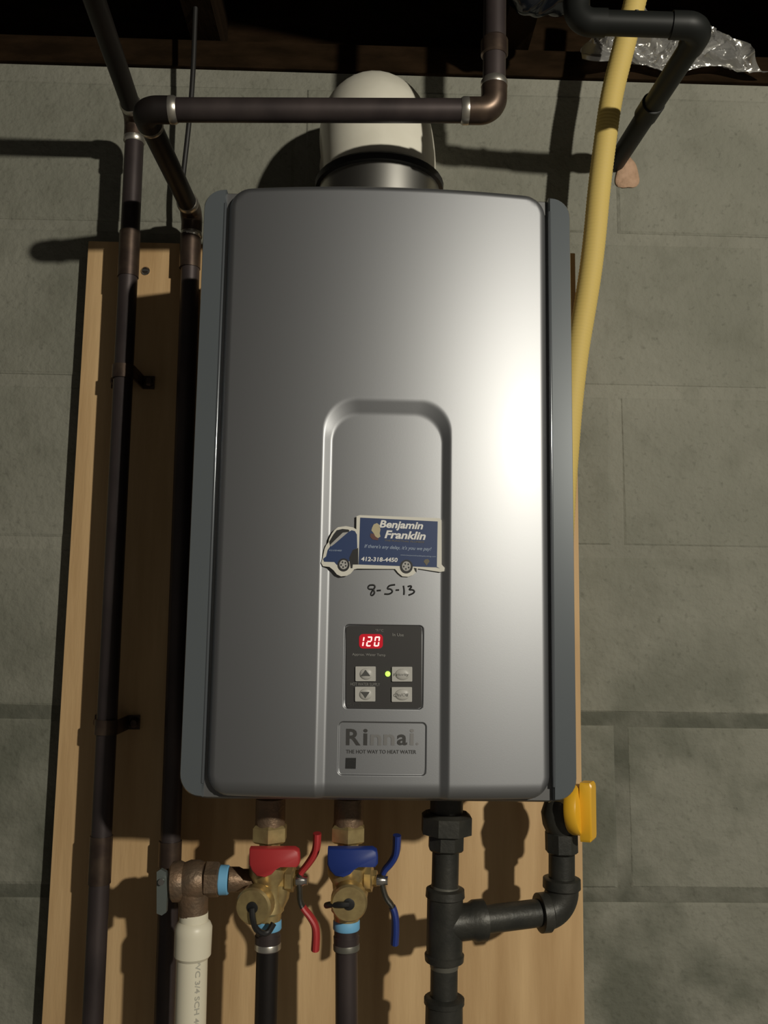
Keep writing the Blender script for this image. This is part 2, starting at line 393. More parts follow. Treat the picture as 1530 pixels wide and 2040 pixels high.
# control panel (a flat plate let into the bowed panel)
fd_curved = fd
fd = lambda x, y, l=.0004: at(x, y, YF+REC+.0011-l)
cp = poly(rrect(689.5, 1246.5, 840, 1411, 7, 5), fd, .0006, .0016, M_ctrl, 'control_panel', heater)
g = 680; h_ = 1240                                          # crop origin, 9x
C = lambda x, y: (g+x/9, h_+y/9)
poly(rrect(*C(318, 208), *C(745, 468), 8, 5), fd, .0009, .0003, M_win, 'display', cp)
def seg_digit(x, y, wd_, ht, segs, sl):
    th = wd_*.26; mb = MB()
    def q(pts): mb.prism([fd(*C(a+(y+ht-b)*sl, b), .0013) for a, b in pts], (0, .0003, 0))
    hb = {'a': y, 'g': y+ht/2-th/2, 'd': y+ht-th}
    for k in 'agd':
        if k in segs: q([(x+th*.35, hb[k]), (x+wd_-th*.35, hb[k]), (x+wd_-th*.8, hb[k]+th), (x+th*.8, hb[k]+th)])
    for k, xx, y0, y1 in (('f', x, y, y+ht/2), ('b', x+wd_-th, y, y+ht/2), ('e', x, y+ht/2, y+ht), ('c', x+wd_-th, y+ht/2, y+ht)):
        if k in segs: q([(xx, y0+th*.5), (xx+th, y0+th*.5), (xx+th, y1-th*.4), (xx, y1-th*.4)])
    return mb
for x, wd_, s_ in ((300, 95, 'bc'), (440, 95, 'abged'), (578, 95, 'abcdef')):
    obj('digit', seg_digit(x, 252, wd_, 180, s_, .14), M_digit, cp)
for cx, cy, kind in ((435, 922, 'up'), (428, 1285, 'down'), (1090, 928, 't'), (1086, 1292, 't')):
    b = poly(rrect(*C(cx-182, cy-132), *C(cx+182, cy+132), 1.5, 3), fd, .0022, .0016, M_button, 'button', cp)
    mb = MB(); R_ = 13 if kind != 't' else 15; ry = 11.5                      # domed key top
    cxp, cyp = C(cx+8, cy+4); rings = []
    for k, (s_, l) in enumerate(((1, .0022), (.92, .0030), (.7, .0036), (.4, .0039), (.02, .0040))):
        rings.append([fd(x, y, l) for x, y in ell(cxp, cyp, R_*s_, ry*s_, 24)])
    vs = [v for r_ in rings for v in r_]; n = 24
    mb.add(vs, [(i*n+j, i*n+(j+1) % n, (i+1)*n+(j+1) % n, (i+1)*n+j) for i in range(4) for j in range(n)]+[tuple(range(96, 120))])
    obj('key_top', mb, M_button, cp)
    if kind == 'up': poly([C(cx-80, cy+38), C(cx, cy-72), C(cx+85, cy+38)], fd, .0043, .0003, M_mark, 'arrow_mark', cp)
    if kind == 'down': poly([C(cx-72, cy-40), C(cx+82, cy-40), C(cx+5, cy+72)], fd, .0043, .0003, M_mark, 'arrow_mark', cp)
flat_text('Priority', ((C(960,905)), C(1215,910), C(958,970)), fd, .0043, M_btext, cp, offset=.01)
flat_text('On/Off', ((C(960,1268)), C(1210,1272), C(958,1325)), fd, .0043, M_btext, cp, offset=.01)
flat_text('°F/°C', (C(610,118), C(755,122), C(609,165)), fd, .0010, M_ptext, cp)
flat_text('In Use', (C(918,192), C(1118,198), C(917,245)), fd, .0010, M_ptext, cp, offset=.01)
flat_text('Approx. Water Temp', (C(195,548), C(792,562), C(194,606)), fd, .0010, M_ptext, cp, offset=.01)
flat_text('HOT WATER SUPPLY', (C(165,1078), C(690,1088), C(164,1130)), fd, .0010, M_ptext, cp)
flat_text('MC-91-1US', (C(100,1450), C(372,1456), C(99,1495)), fd, .0010, M_mark, cp)
mb = MB(); mb.lathe(fd(*C(832, 922), .0005), (0,-1,0), [(0,.0024), (.0012,.0024), (.0022,.0014), (.0025,.0001)], 18)
obj('indicator_lamp', mb, M_led, cp)
# brand plate print
fd = fd_curved
G = lambda x, y: (660+x/7.65, 1425+y/7.65)
for ch, x0, x1, y0, m_ in (('R',228,450,205,M_logo), ('i',490,555,205,M_logo), ('n',598,765,290,M_logolt), ('n',800,968,290,M_logolt), ('a',1005,1160,290,M_logo), ('i',1200,1262,205,M_logolt), ('.',1292,1332,415,M_logolt)):
    flat_text(ch, (G(x0,y0), G(x1,y0+4), G(x0-4,455)), fd, .0004, m_, heater, offset=.022)
flat_text('THE HOT WAY TO HEAT WATER', (G(225,525), G(1295,530), G(224,582)), fd, .0004, M_logo, heater, offset=.012)
em = poly([G(222,650), G(378,650), G(372,815), G(215,812)], fd, .0005, .0004, M_emblem, 'emblem', heater)
flat_text('ENERGY STAR', (G(240,770), G(355,772), G(239,795)), fd, .0007, M_logo, em)
obj('emblem_arc', MB().tube([fd(*G(240+i*11.5, 715-32*math.sin(math.pi*i/10)), .0006) for i in range(11)], .00022, 6), M_logo, em)
# handwriting on the recessed face
N = lambda x, y: (600+x/4.5, 980+y/4.5)
for stroke in ([(640,835),(612,835),(598,855),(610,875),(650,870),(662,905),(640,930),(625,925),(628,900),(660,860),(665,840),(640,833)],
               [(680,885),(715,882)], [(842,832),(785,838),(770,872),(800,868),(822,885),(812,905),(785,918),(748,915)], [(850,880),(878,879)],
               [(918,840),(925,880),(922,922)], [(958,848),(985,840),(992,852),(962,880),(1000,875),(1020,890),(1005,910),(965,925)]):
    pts = []
    for a, b in zip(stroke[:-1], stroke[1:]):
        for t in (0, .34, .67): pts.append(fl(*N(a[0]+(b[0]-a[0])*t, a[1]+(b[1]-a[1])*t), .0002))
    pts.append(fl(*N(*stroke[-1]), .0002))
    for _ in range(2): pts = [pts[0]]+[(pts[i-1]+pts[i]*2+pts[i+1])/4 for i in range(1, len(pts)-1)]+[pts[-1]]
    obj('handwriting', MB().tube(pts, .00075, 8), M_ink, heater)
# flue outlet on top of the heater
FX, FY = at(757, 300, .9).x, .905
colr = obj('exhaust_collar', MB().lathe((FX, FY, Z1-.004), (0,0,1), [(0,.072),(.006,.072),(.008,.0665),(.060,.0665)], 40), M_collar, heater)
obj('gasket', MB().lathe((FX, FY, Z1+.0560), (0,0,1), [(0,.0668),(.001,.0705),(.007,.0712),(.009,.070),(.0095,.064)], 40), M_black, colr)

# flue elbow
fz = Z1+.0660; R_ = .075; fr = .0625
fe = thing('flue_elbow', 'white plastic flue elbow rising from heater and turning into the block wall', 'flue pipe', (FX, FY, fz))
path = [Vector((FX, FY, fz)), Vector((FX, FY, fz+.020))]
path += [Vector((FX-.010*i/16, FY+R_-R_*math.cos(math.pi/2*i/16), fz+.020+R_*math.sin(math.pi/2*i/16))) for i in range(1, 17)]
path += [Vector((FX-.010, WD+.05, fz+.020+R_))]
obj('elbow_body', MB().tube(path, fr, 40), M_flue, fe, ang=50)
obj('socket_rim', MB().tube([Vector((FX-.010, WD-.014, fz+.020+R_)), Vector((FX-.010, WD-.002, fz+.020+R_))], fr*1.05, 40), M_flue, fe)

# ------------------------------------------------------------------ truck magnet
def mag(px, py, lift=0):
    y = .784
    for _ in range(5):
        x = at(px, py, y).x; y = .7776+(x+.041)*(.7808-.7776)/(.115)-lift
    return at(px, py, y)
K = lambda x, y: (640+x/6.12, 1020+y/6.12)
mt = thing('truck_magnet', 'blue and white truck-shaped advertising magnet on the heater front', 'magnet', mag(760, 1140))
white = [(430,52),(468,38),(1440,75),(1466,100),(1468,640),(1505,680),(1500,722),(1450,732),(1180,690),(1150,742),(1115,770),(1060,790),(990,785),(940,745),(900,695),(440,690),
         (400,700),(360,750),(310,778),(240,785),(190,760),(150,710),(100,670),(20,660),(0,620),(18,560),(40,450),(60,405),(88,370),(95,330),(125,270),(160,220),(205,185),(300,172),(390,188),(428,212)]
poly([K(*p_) for p_ in white], mag, 0, .0008, M_magwhite, 'backing', mt)
bx = poly([K(*p_) for p_ in ((475,68),(1420,115),(1410,668),(1445,688),(1400,675),(455,640))], mag, .0002, .0003, M_magblue, 'cargo_box', mt)
cab = poly([K(*p_) for p_ in ((335,240),(370,222),(410,232),(435,275),(440,440),(385,465),(350,600),(240,625),(190,645),(160,610),(35,606),(22,572),(60,540),(78,465),(110,418),(160,385))], mag, .0002, .0003, M_magblue, 'cab', mt)
poly([K(*p_) for p_ in ((98,362),(150,272),(190,222),(258,206),(330,214),(345,226),(335,242),(250,310),(160,388),(108,416))], mag, .0003, .0002, M_magdark, 'windscreen', mt)
poly([K(*p_) for p_ in ((330,244),(262,252),(180,330),(104,404),(120,420),(160,390))], mag, .0004, .0002, M_maggrey, 'pillar_stripe', mt)  # pale grey A-pillar stripe printed beside the windscreen
poly([K(*p_) for p_ in ((385,462),(450,438),(452,640),(385,640),(380,685),(360,685),(340,560))], mag, .0003, .0002, M_magdark, 'mudguard', mt)
poly([K(*p_) for p_ in ((1128,680),(1162,686),(1164,738),(1145,720))], mag, .0003, .0002, M_magdark, 'mud_flap', mt)
for cx, cy, r_ in ((272,645,76), (1038,665,80)):
    wv = poly([K(*p_) for p_ in ell(cx, cy, r_*.97, r_*1.05)], mag, .0004, .0002, M_magdark, 'wheel', mt)
    poly([K(*p_) for p_ in ell(cx, cy-4, r_*.66, r_*.74)], mag, .0005, .0001, M_maggrey, 'hub', wv)
    for k in range(5):
        t = 2*math.pi*k/5+.5; poly([K(*p_) for p_ in ell(cx+r_*.40*math.cos(t), cy-4+r_*.42*math.sin(t), 10, 12, 10)], mag, .0006, .0001, M_magdark, 'hub_hole', wv)
def mtxt(body, x0, y0, x1, y1, m, shear=.2, off=.02, sl=.045, par=bx):
    return flat_text(body, (K(x0,y0), K(x1,y0+sl*(x1-x0)), K(x0-8,y1)), mag, .0004, m, par, shear=shear, offset=off)
mtxt('Benjamin', 712, 98, 1245, 218, M_magtext, off=.03)
mtxt('Franklin', 778, 222, 1278, 320, M_magtext, off=.03)
mtxt('THE PUNCTUAL PLUMBER', 775, 336, 1262, 356, M_maggold, 0, .01)
mtxt("If there's any delay, it's you we pay!", 530, 392, 1345, 448, M_magfaint, .2, .012)
mtxt('412-318-4450', 492, 545, 935, 598, M_magtext, 0, .025, .03)
mtxt('www.benjaminfranklinplumbing.com', 970, 515, 1402, 534, M_magfaint, 0, .01, .05)
mtxt('412-318-4450', 98, 456, 252, 476, M_magfaint, 0, .01, .03, par=cab)
poly([K(*p_) for p_ in ((640,150),(680,135),(712,160),(722,215),(712,260),(722,300),(690,320),(660,300),(640,260),(612,225),(620,190))], mag, .0004, .0002, M_magcream, 'emblem', bx)
poly([K(*p_) for p_ in ((600,260),(640,265),(662,300),(700,322),(690,345),(625,335),(595,300))], mag, .0005, .0002, M_magbrown, 'emblem_base', bx)
poly([K(*p_) for p_ in ((1262,580),(1300,572),(1322,600),(1300,630),(1282,655),(1268,630),(1248,605))], mag, .0004, .0002, M_maggold, 'badge', bx)

# ------------------------------------------------------------------ copper pipes
CR = .0111
aB = at(285, 219, .77); bB = at(984, 221, .77); eB = at(383, 424, 1.004); lB = at(325, 2100, 1.004)
t = thing('copper_pipe', 'dark copper pipe crossing in front of the flue and running down the heater left side', 'pipe', (lB.x, lB.y, lB.z))
eB = Vector((eB.x, 1.004, eB.z))
up_ = at(988, -260, .77)
pipe_run(t, [lB, eB, aB, bB, up_], CR, M_copper, [M_elbow, M_copper_dark, M_elbow], seg_mats=[M_copper, M_copper_dark, M_copper, M_copper])
q = at(985, 96, .77); obj('coupling', MB().lathe(q-Vector((0,0,.009)), (0,0,1), [(0,CR*1.05),(.002,CR*1.18),(.016,CR*1.18),(.018,CR*1.05)]), M_elbow, t)
for y_ in (500, ):
    q0, q1 = at(380, 470, 1.004), at(378, 535, 1.004); obj('coupling', MB().tube([q0, q1], CR*1.14), M_elbow, t)
q0, q1 = at(333, 1675, 1.004), at(334, 1725, 1.004)
q0 = lB+(eB-lB)*((q0.z-lB.z)/(eB.z-lB.z)); q1 = lB+(eB-lB)*((q1.z-lB.z)/(eB.z-lB.z)); obj('coupling', MB().tube([q0, q1], CR*1.14), M_elbow, t)
lA = at(182, 2090, .985); eA = at(270, 236, .985); nA = at(182, -120, .76)
nA.z = eA.z
t = thing('copper_pipe', 'leftmost dark copper pipe strapped upright along the plywood', 'pipe', lA)
pipe_run(t, [lA, eA, nA], CR, M_copper, M_elbow, seg_mats=[M_copper, M_copper_dark])
for (y0, y1) in ((462, 552), (1665, 1760)):
    f0 = lambda y_: lA+(eA-lA)*((at(240, y_, .985).z-lA.z)/(eA.z-lA.z)); obj('coupling', MB().tube([f0(y0), f0(y1)], CR*1.10), M_elbow, t)
axisA = (eA-lA).normalized()
for nm, py, lab in (('u', 742, 'upper copper pipe strap screwed to the plywood on the leftmost pipe'), ('l', 1448, 'lower copper pipe strap screwed to the plywood on the leftmost pipe')):
    z = at(240, py, .985).z; c = lA+axisA*((z-lA.z)/axisA.z); c.y = .985
    st = thing('pipe_strap', lab, 'pipe strap', c, 'copper straps on the leftmost pipe')
    pr = []
    th = [math.radians(180-180*i/16) for i in range(17)]
    outer = [(-.026, BD-.0002), (-.026, BD-.0022), (-(CR+.0022), BD-.0022)] + [((CR+.0020)*math.cos(a), .985-(CR+.0020)*math.sin(a)) for a in th] + [((CR+.0022), BD-.0022), (.026, BD-.0022), (.026, BD-.0002)]
    inner = [(CR+.0006, BD-.0002)] + [((CR+.0004)*math.cos(a), .985-(CR+.0004)*math.sin(a)) for a in th[::-1]] + [(-(CR+.0006), BD-.0002)]
    mb = MB(); pts = outer+inner; bot = [Vector((c.x+x, y, z-.008)) for x, y in pts]; mb.prism(bot, (0, 0, .016)); obj('band', mb, M_elbow, st)
    for sx_ in (-1, 1):
        pc = Vector((c.x+sx_*.0205, BD-.0022, z))
        obj('screw', MB().lathe(pc, (0,-1,0), [(0,.0058),(.0055,.0056),(.0075,.0035)], 16), M_elbow, st)
# thin cable down the left side
cp_ = [at(x, y, d) for x, y, d in ((395,-80,.99),(389,20,.995),(386,120,1.0),(381,200,1.004),(374,270,1.010),(367,330,1.018),(362,380,1.020),(364,430,1.020),(372,470,1.020))]
def smooth(pts, it=3):
    for _ in range(it):
        n_ = [pts[0]]
        for a, b in zip(pts[:-1], pts[1:]): n_ += [a*.75+b*.25, a*.25+b*.75]
        pts = n_+[pts[-1]]
    return pts
tag(obj('power_cable', MB().tube(smooth(cp_), .0032, 12), M_cable), 'thin black cable hanging from the joists behind the upper left pipe', 'cable')

# ------------------------------------------------------------------ service valves
VY = .905
def sc_(px): return px*VY/F             # pixels at valve depth to metres
def valve(cx, mh, word, capx, capy, cap_axis, wide):
    V = lambda x, y, d=VY: at(cx+x, y, d)
    base = V(0, 1850)
    t = thing('service_valve', {'hot': 'brass service valve with red handle under the heater', 'cold': 'brass service valve with blue handle under the heater'}[word], 'valve', base, 'service valves under the heater')
    ax = (V(2, 1600)-V(-3, 1850)).normalized()
    def L(y): return V(2-5*(y-1600)/250, y)
    def part(name, y0, y1, prof, m, n=28, par=t):
        a, b = L(y1), L(y0); h = (b-a).length
        return obj(name, MB().lathe(a, b-a, [(d*h, r_) for d, r_ in prof], n), m, par)
    part('inlet_tailpiece', 1590, 1645, [(0,.0150),(1,.0150)], M_bronze)
    part('union_nut', 1641, 1677, [(0,.0155),(.12,.0185),(.85,.0185),(1,.016)], M_brass, 6 if word == 'hot' else 6)
    part('neck', 1676, 1700, [(0,.0105),(1,.0105)], M_brass)
    part('valve_body', 1696, 1836, [(0,.0125),(.12,.0130),(.16,.0155),(.30,.0150),(.36,.0135),(.55,.0150),(.68,.0200),(.84,.0200),(.92,.0150),(1,.0120)], M_brass)
    # front stem and lever handle
    sp = V(-8, 1722, VY-.018); obj('stem', MB().lathe(sp+Vector((0,.010,0)), (0,-1,0), [(0,.008),(.014,.008)], 6), M_brass, t)
    out = [(-40,1691),(50,1691),(58,1696),(60,1706),(60,1720),(55,1727),(22,1727),(12,1733),(4,1742),(-10,1748),(-26,1745),(-36,1734),(-41,1722)]
    hy = VY-.034
    k = hy/VY
    front = [V(x, y, hy) for x, y in out]
    bm_ = MB(); n = len(front); cen = sum(front, Vector())/n
    r0 = [cen+(v-cen)*.93+Vector((0,-.0015,0)) for v in front]; r2 = [v+Vector((0,.011,0)) for v in front]
    vs = r0+front+r2; fs_ = [tuple(range(n)), tuple(range(2*n,3*n))]+[(q_*n+j, q_*n+(j+1) % n, (q_+1)*n+(j+1) % n, (q_+1)*n+j) for q_ in range(2) for j in range(n)]
    hd = obj('handle', bm_.add(vs, fs_), mh, t, ang=50)
    # drain port facing the camera, with cap and strap
    pc = V(capx, capy, VY-.008); a = Vector(cap_axis).normalized()
    obj('drain_port', MB().lathe(pc, a, [(-.006,.012),(.004,.012),(.006,.014),(.012,.014)], 24), M_brass, t)
    cpn = obj('drain_cap', MB().lathe(pc+a*.010, a, [(0,.0165),(.002,.0178),(.014,.0178),(.0165,.0160),(.0166,.0125)], 32), M_brass, t)
    obj('cap_hole', MB().lathe(pc+a*.0262, a, [(0,.0056),(.0012,.0056),(.0016,.0042)], 20), M_black, cpn)
    if word == 'hot':
        s0 = pc+a*.0275; obj('cap_strap', MB().tube(smooth([s0, s0+Vector((.001,-.001,-.010)), s0+Vector((.004,.004,-.022)), s0+Vector((.014,.010,-.028)), s0+Vector((.020,.012,-.018))], 2), .0030, 10), M_black, t)
    else:
        s0 = pc+a*.0275; obj('cap_strap', MB().tube(smooth([s0, s0+Vector((-.009,-.001,.000)), s0+Vector((-.018,.006,-.002)), s0+Vector((-.022,.016,-.006))], 2), .0030, 10), M_black, t)
    # side drain valve with winged lever
    s0 = V(8, 1748); s1 = V(58, 1750, VY-.004)
    d_ = (s1-s0).normalized(); Ls = (s1-s0).length
    obj('side_port', MB().lathe(s0, d_, [(0,.011),(.5*Ls,.011),(.55*Ls,.0135),(.8*Ls,.0135),(.86*Ls,.008),(Ls,.008)], 6), M_brass, t)
    obj('lower_arm', MB().tube([V(22,1756), V(20,1785), V(6,1818), V(2,1832)], [.011,.0095,.0085,.0085], 14), M_brass, t)
    lv = [(95,1660),(94,1690),(86,1708),(73,1726),(62,1738),(58,1752),(60,1772),(60,1792),(66,1808),(80,1824),(91,1842),(93,1862),(91,1892)] if wide else \
         [(98,1664),(97,1690),(94,1706),(84,1722),(72,1734),(66,1752),(70,1772),(76,1790),(88,1804),(94,1822),(95,1850),(93,1880)]
    lp = smooth([V(x, y, VY-.010) for x, y in lv], 2); nn = len(lp)
    rad = [.0036+.0006*math.cos(2*math.pi*i/(nn-1)) for i in range(nn)]
    i0 = next(i for i, p_ in enumerate(lp) if p_.z < V(0, 1736).z); i1 = next(i for i, p_ in enumerate(lp) if p_.z < V(0, 1796).z)
    lvo = obj('drain_lever', MB().tube(lp[i0-1:i1+1], [.0030]*(i1-i0+2), 12, flat=2.0), M_iron, t)
    obj('lever_wing', MB().tube(lp[:i0], rad[:i0], 12, flat=1.9), mh, lvo); obj('lever_wing', MB().tube(lp[i1:], rad[i1:], 12, flat=1.9), mh, lvo)
    scp = V(66 if wide else 70, 1754, VY-.012); obj('lever_screw', MB().lathe(scp-d_*.006, d_, [(0,.0055),(.006,.0055),(.008,.0042),(.011,.0042)], 12), M_steel, lvo)
    part('thread_tape', 1832, 1851, [(0,.0128),(.1,.0134),(.9,.0132),(1,.0126)], M_tape)
    return t, L
hv, LH = valve(537, M_red, 'hot', -16, 1788, (-.22,-1,-.05), True)
cv, LC = valve(693, M_blue, 'cold', 3, 1781, (.0,-1,-.05), False)
for word, L, xo, lab in (('hot', LH, 527, 'upright dark copper pipe below the red-handled valve'), ('cold', LC, 691, 'upright dark copper pipe below the blue-handled valve')):
    top = L(1846); bot = at(xo, 2140, VY); t = thing('copper_pipe', lab, 'pipe', bot, 'copper pipes under the service valves')
    pipe_d = (bot-top).normalized(); z = lambda y_: top+pipe_d*((top.z-at(600, y_, VY).z)/-pipe_d.z)
    obj('pipe', MB().tube([z(1880), bot], CR), M_copper_dark if word == 'hot' else M_copper, t)
    ad = obj('adapter', MB().tube([top, z(1862), z(1864), z(1892)], [.0122, .0122, .0130, .0126]), M_copper, t)
    obj('solder_ring', MB().lathe(z(1893), -pipe_d, [(0,CR*1.02),(.0015,.0132),(.006,.0132),(.007,.0128)]), M_solder if word == 'hot' else M_ironlt, ad)

# ------------------------------------------------------------------ relief valve and discharge pipe
RV = lambda x, y, d=VY: at(x, y, d)
t = thing('relief_valve', 'dull bronze pressure relief valve left of the red-handled valve', 'valve', RV(385, 1825))
ln = lambda a, b: (b-a, (b-a).length)
a, b = RV(340, 1757), RV(408, 1752); d_, l_ = ln(a, b)
body = obj('valve_body', MB().lathe(a, d_, [(0,.0150),(.08*l_,.0190),(.3*l_,.0195),(.42*l_,.0175),(.6*l_,.0195),(.85*l_,.0190),(l_,.0165)], 30), M_bronze, t)
obj('outlet_neck', MB().tube([RV(384, 1768), RV(385, 1800), RV(386, 1828)], [.0165, .0145, .0140], 24), M_bronze, t)
obj('bonnet', MB().lathe(RV(322, 1758), d_, [(0,.0085),(.004,.0125),(.014,.0125)], 20), M_bronze, t)
a, b = RV(408, 1752), RV(438, 1752); d_, l_ = ln(a, b)
obj('hex_collar', MB().lathe(a, d_, [(0,.0150),(.1*l_,.0175),(.9*l_,.0170),(l_,.0150)], 6), M_bronze, t)
a, b = RV(437, 1753), RV(456, 1753); d_, l_ = ln(a, b)
obj('thread_tape', MB().lathe(a, d_, [(0,.0135),(.1*l_,.0142),(.9*l_,.0140),(l_,.0132)], 24), M_tape, t)
a, b = RV(455, 1752), RV(512, 1752, VY+.004); d_, l_ = ln(a, b)
obj('nipple', MB().lathe(a, d_, [(0,.0120),(.35*l_,.0120),(.5*l_,.0100),(l_,.0100)], 24), M_bronze, t)
lv = [(312,1737),(320,1732),(331,1738),(333,1780),(331,1818),(322,1824),(312,1820)]
obj('test_lever', MB().prism([RV(x, y, VY-.016) for x, y in lv], (0, .006, 0)), M_grey, t)
obj('lever_pin', MB().lathe(RV(322, 1756, VY-.018), (0,-1,0), [(0,.003),(.003,.003)], 12), M_steel, t)
t = thing('discharge_pipe', 'white plastic discharge pipe hanging below the bronze relief valve', 'pipe', RV(378, 2110))
obj('thread', MB().tube([RV(386, 1818), RV(386, 1850)], .0142, 24), M_pvc, t)
obj('adapter', MB().lathe(RV(383.4, 1908), RV(386, 1843)-RV(383.4, 1908), [(0,.0158),(.003,.0180),(.022,.0183),(.029,.0183),(.033,.0165),(.035,.0145)], 32), M_pvc, t)
pp0, pp1 = RV(383, 1900), RV(377, 2120); pv = obj('pipe', MB().tube([pp0, pp1], .0152, 32), M_pvc, t)
pr_ = MB()
axp = (pp1-pp0).normalized()
rr = random.Random(3)
def cylpt(px, py, off=.0003):
    a = pp0+axp*((pp0.z-at(380, py, VY).z)/-axp.z); x = (px-395)/30*.0110+.0065; x = max(-.0148, min(.0148, x))
    return Vector((a.x+x, a.y-math.sqrt(max(.0152**2-x*x, 1e-8))-off, a.z))
def ptext(body, y0, y1, x0, x1):
    return flat_text(body, ((x1, y0), (x1, y1), (x0, y0)), lambda px, py, l: cylpt(px, py), 0, M_print, pv, offset=.02)
ptext('PVC 3/4 SCH 40', 1902, 2036, 394, 406)

# ------------------------------------------------------------------ black iron gas line
GY, GR = .892, .0134
gp = lambda x, y, d=GY: at(x, y, d)
t = thing('gas_pipe', 'black iron gas pipe with tee and elbow under the heater', 'pipe', gp(885, 2110))
def fit(name, p0, p1, prof, n=28, m=M_iron, par=t, phase=0):
    d_ = p1-p0; l_ = d_.length; return obj(name, MB().lathe(p0, d_, [(k*l_, r_) for k, r_ in prof], n, phase), m, par)
fit('inlet_stub', gp(889,1650), gp(890,1585), [(0,.0165),(1,.0165)])
fit('union_nut', gp(889,1663), gp(890,1618), [(0,.020),(.10,.0262),(.85,.0262),(1,.022)], 8, phase=.5)
fit('union_hex', gp(888,1694), gp(889,1662), [(0,.0165),(.12,.0182),(.9,.0182),(1,.0182)], 8, phase=.5)
fit('nipple', gp(886,1780), gp(888,1692), [(0,GR),(1,GR)])
te = fit('tee', gp(885,1916), gp(887,1768), [(0,.0165),(.02,.0190),(.10,.0195),(.12,.0178),(.86,.0178),(.88,.0195),(.98,.0190),(1,.0162)])
b0, b1 = gp(890,1840), gp(966,1832,.900)
fit('tee_branch', b0, b1, [(0,.0172),(.60,.0172),(.72,.0195),(.97,.0195),(1,.0160)])
fit('worn_thread', gp(886,1778), gp(887,1764), [(0,.0142),(1,.0140)], m=M_ironlt)
ec = gp(1119, 1814, .925)
fit('nipple', gp(950,1834,.899), gp(1085,1817,.921), [(0,GR),(1,GR)])
# elbow: swept bend with reinforced mouths
a_in = gp(1076,1818.5,.920); a_up = gp(1119,1752,.925)
p_, q_, arc = arc_corner(a_in, ec, a_up, .021, 14)
el = obj('elbow', MB().tube([a_in]+arc+[a_up], .0172, 28), M_iron, t)
for c0, c1 in ((a_in, p_), (a_up, q_)):
    d_ = (c1-c0).normalized(); obj('elbow_mouth', MB().lathe(c0-d_*.002, d_, [(0,.0170),(.001,.0192),(.010,.0194),(.012,.0172)]), M_iron, el)
fit('nipple', gp(1119,1760,.925), gp(1119,1701,.925), [(0,GR),(1,GR)])
fit('worn_thread', gp(885,1928), gp(885,1914), [(0,GR*1.02),(1,.0148)], m=M_ironlt)
fit('nipple', gp(884,1995), gp(885,1912), [(0,GR),(1,GR)])
fit('coupling', gp(884,2100), gp(885,1984), [(0,.0186),(.86,.0182),(.88,.0198),(.96,.0198),(1,.0165)])

GV = .925
t = thing('gas_shutoff_valve', 'black gas shutoff valve with yellow handle at the heater lower right corner', 'valve', gp(1119,1700,GV))
fit('hex_end', gp(1119,1699,GV), gp(1118,1655,GV), [(0,.0150),(.08,.0170),(.92,.0170),(1,.0150)], 8, par=t, phase=.5)
fit('valve_body', gp(1118,1660,GV), gp(1117,1592,GV), [(0,.0150),(.25,.0190),(.6,.0205),(.9,.0170),(1,.0160)], 24, par=t)
fit('flare_nut', gp(1117,1596,GV), gp(1116,1560,GV), [(0,.0165),(.1,.0175),(.8,.0175),(1,.0150)], 6, par=t, m=M_brass)
ha = Vector((.86,-.50,.06)).normalized(); hc = gp(1140,1612,GV-.012)
obj('stem', MB().lathe(gp(1120,1615,GV), hc-gp(1120,1615,GV), [(0,.009),((hc-gp(1120,1615,GV)).length,.009)], 16), M_iron, t)
hd = obj('handle', MB().lathe(hc, ha, [(-.002,.0235),(.001,.0252),(.0085,.0252),(.0105,.0240),(.0115,.010),(.0118,.001)], 36), M_yhandle, t)
side = Vector((-ha.y, ha.x, 0)).normalized()
c0 = hc+ha*.0105
fin = MB()
for s in (-1, 1): pass
ol = [(-.030,.0075),(-.027,.0095),(.024,.0095),(.028,.0075),(.028,-.0075),(.024,-.0095),(-.027,-.0095),(-.030,-.0075)]
zz = Vector((0,0,1))
fr_ = [c0+zz*(u_*1.0)+side*v_ for u_, v_ in ol]
n = len(fr_); top_ = [p__+ha*.010 for p__ in fr_]; top2 = [c0+(p__-c0)*.92+ha*.012 for p__ in fr_]
fin.add(fr_+top_+top2, [tuple(range(n)), tuple(range(2*n,3*n))]+[(k*n+j, k*n+(j+1) % n, (k+1)*n+(j+1) % n, (k+1)*n+j) for k in range(2) for j in range(n)])
obj('grip', fin, M_yhandle, hd)

# ------------------------------------------------------------------ yellow flexible gas line
yp = [(1290,-110,.93),(1266,0,.945),(1241,100,.955),(1218,190,.962),(1205,284,.968),(1193,379,.972),(1186,460,.976),(1177,540,.98),(1164,620,.982),(1150,700,.984),(1138,800,.984),
      (1130,900,.982),(1122,1010,.978),(1116,1150,.970),(1114,1300,.958),(1115,1450,.940),(1116,1530,.928),(1116,1572,.925)]
cl = smooth([at(*p__) for p__ in yp], 3)
# resample evenly so that the corrugations are regular
seg = [0.0]
for a, b in zip(cl[:-1], cl[1:]): seg.append(seg[-1]+(b-a).length)
npt = int(seg[-1]/.0014); pts, rad = [], []; k = 0
for i in range(npt+1):
    s_ = seg[-1]*i/npt
    while k < len(seg)-2 and seg[k+1] < s_: k += 1
    u_ = (s_-seg[k])/max(seg[k+1]-seg[k], 1e-9); pts.append(cl[k].lerp(cl[k+1], u_)); rad.append(.0134+.00028*(1 if i % 3 == 0 else -.5))
tag(obj('flexible_gas_line', MB().tube(pts, rad, 24), M_yellow, ang=60), 'yellow corrugated gas hose running from the joists down behind the heater right side', 'hose')

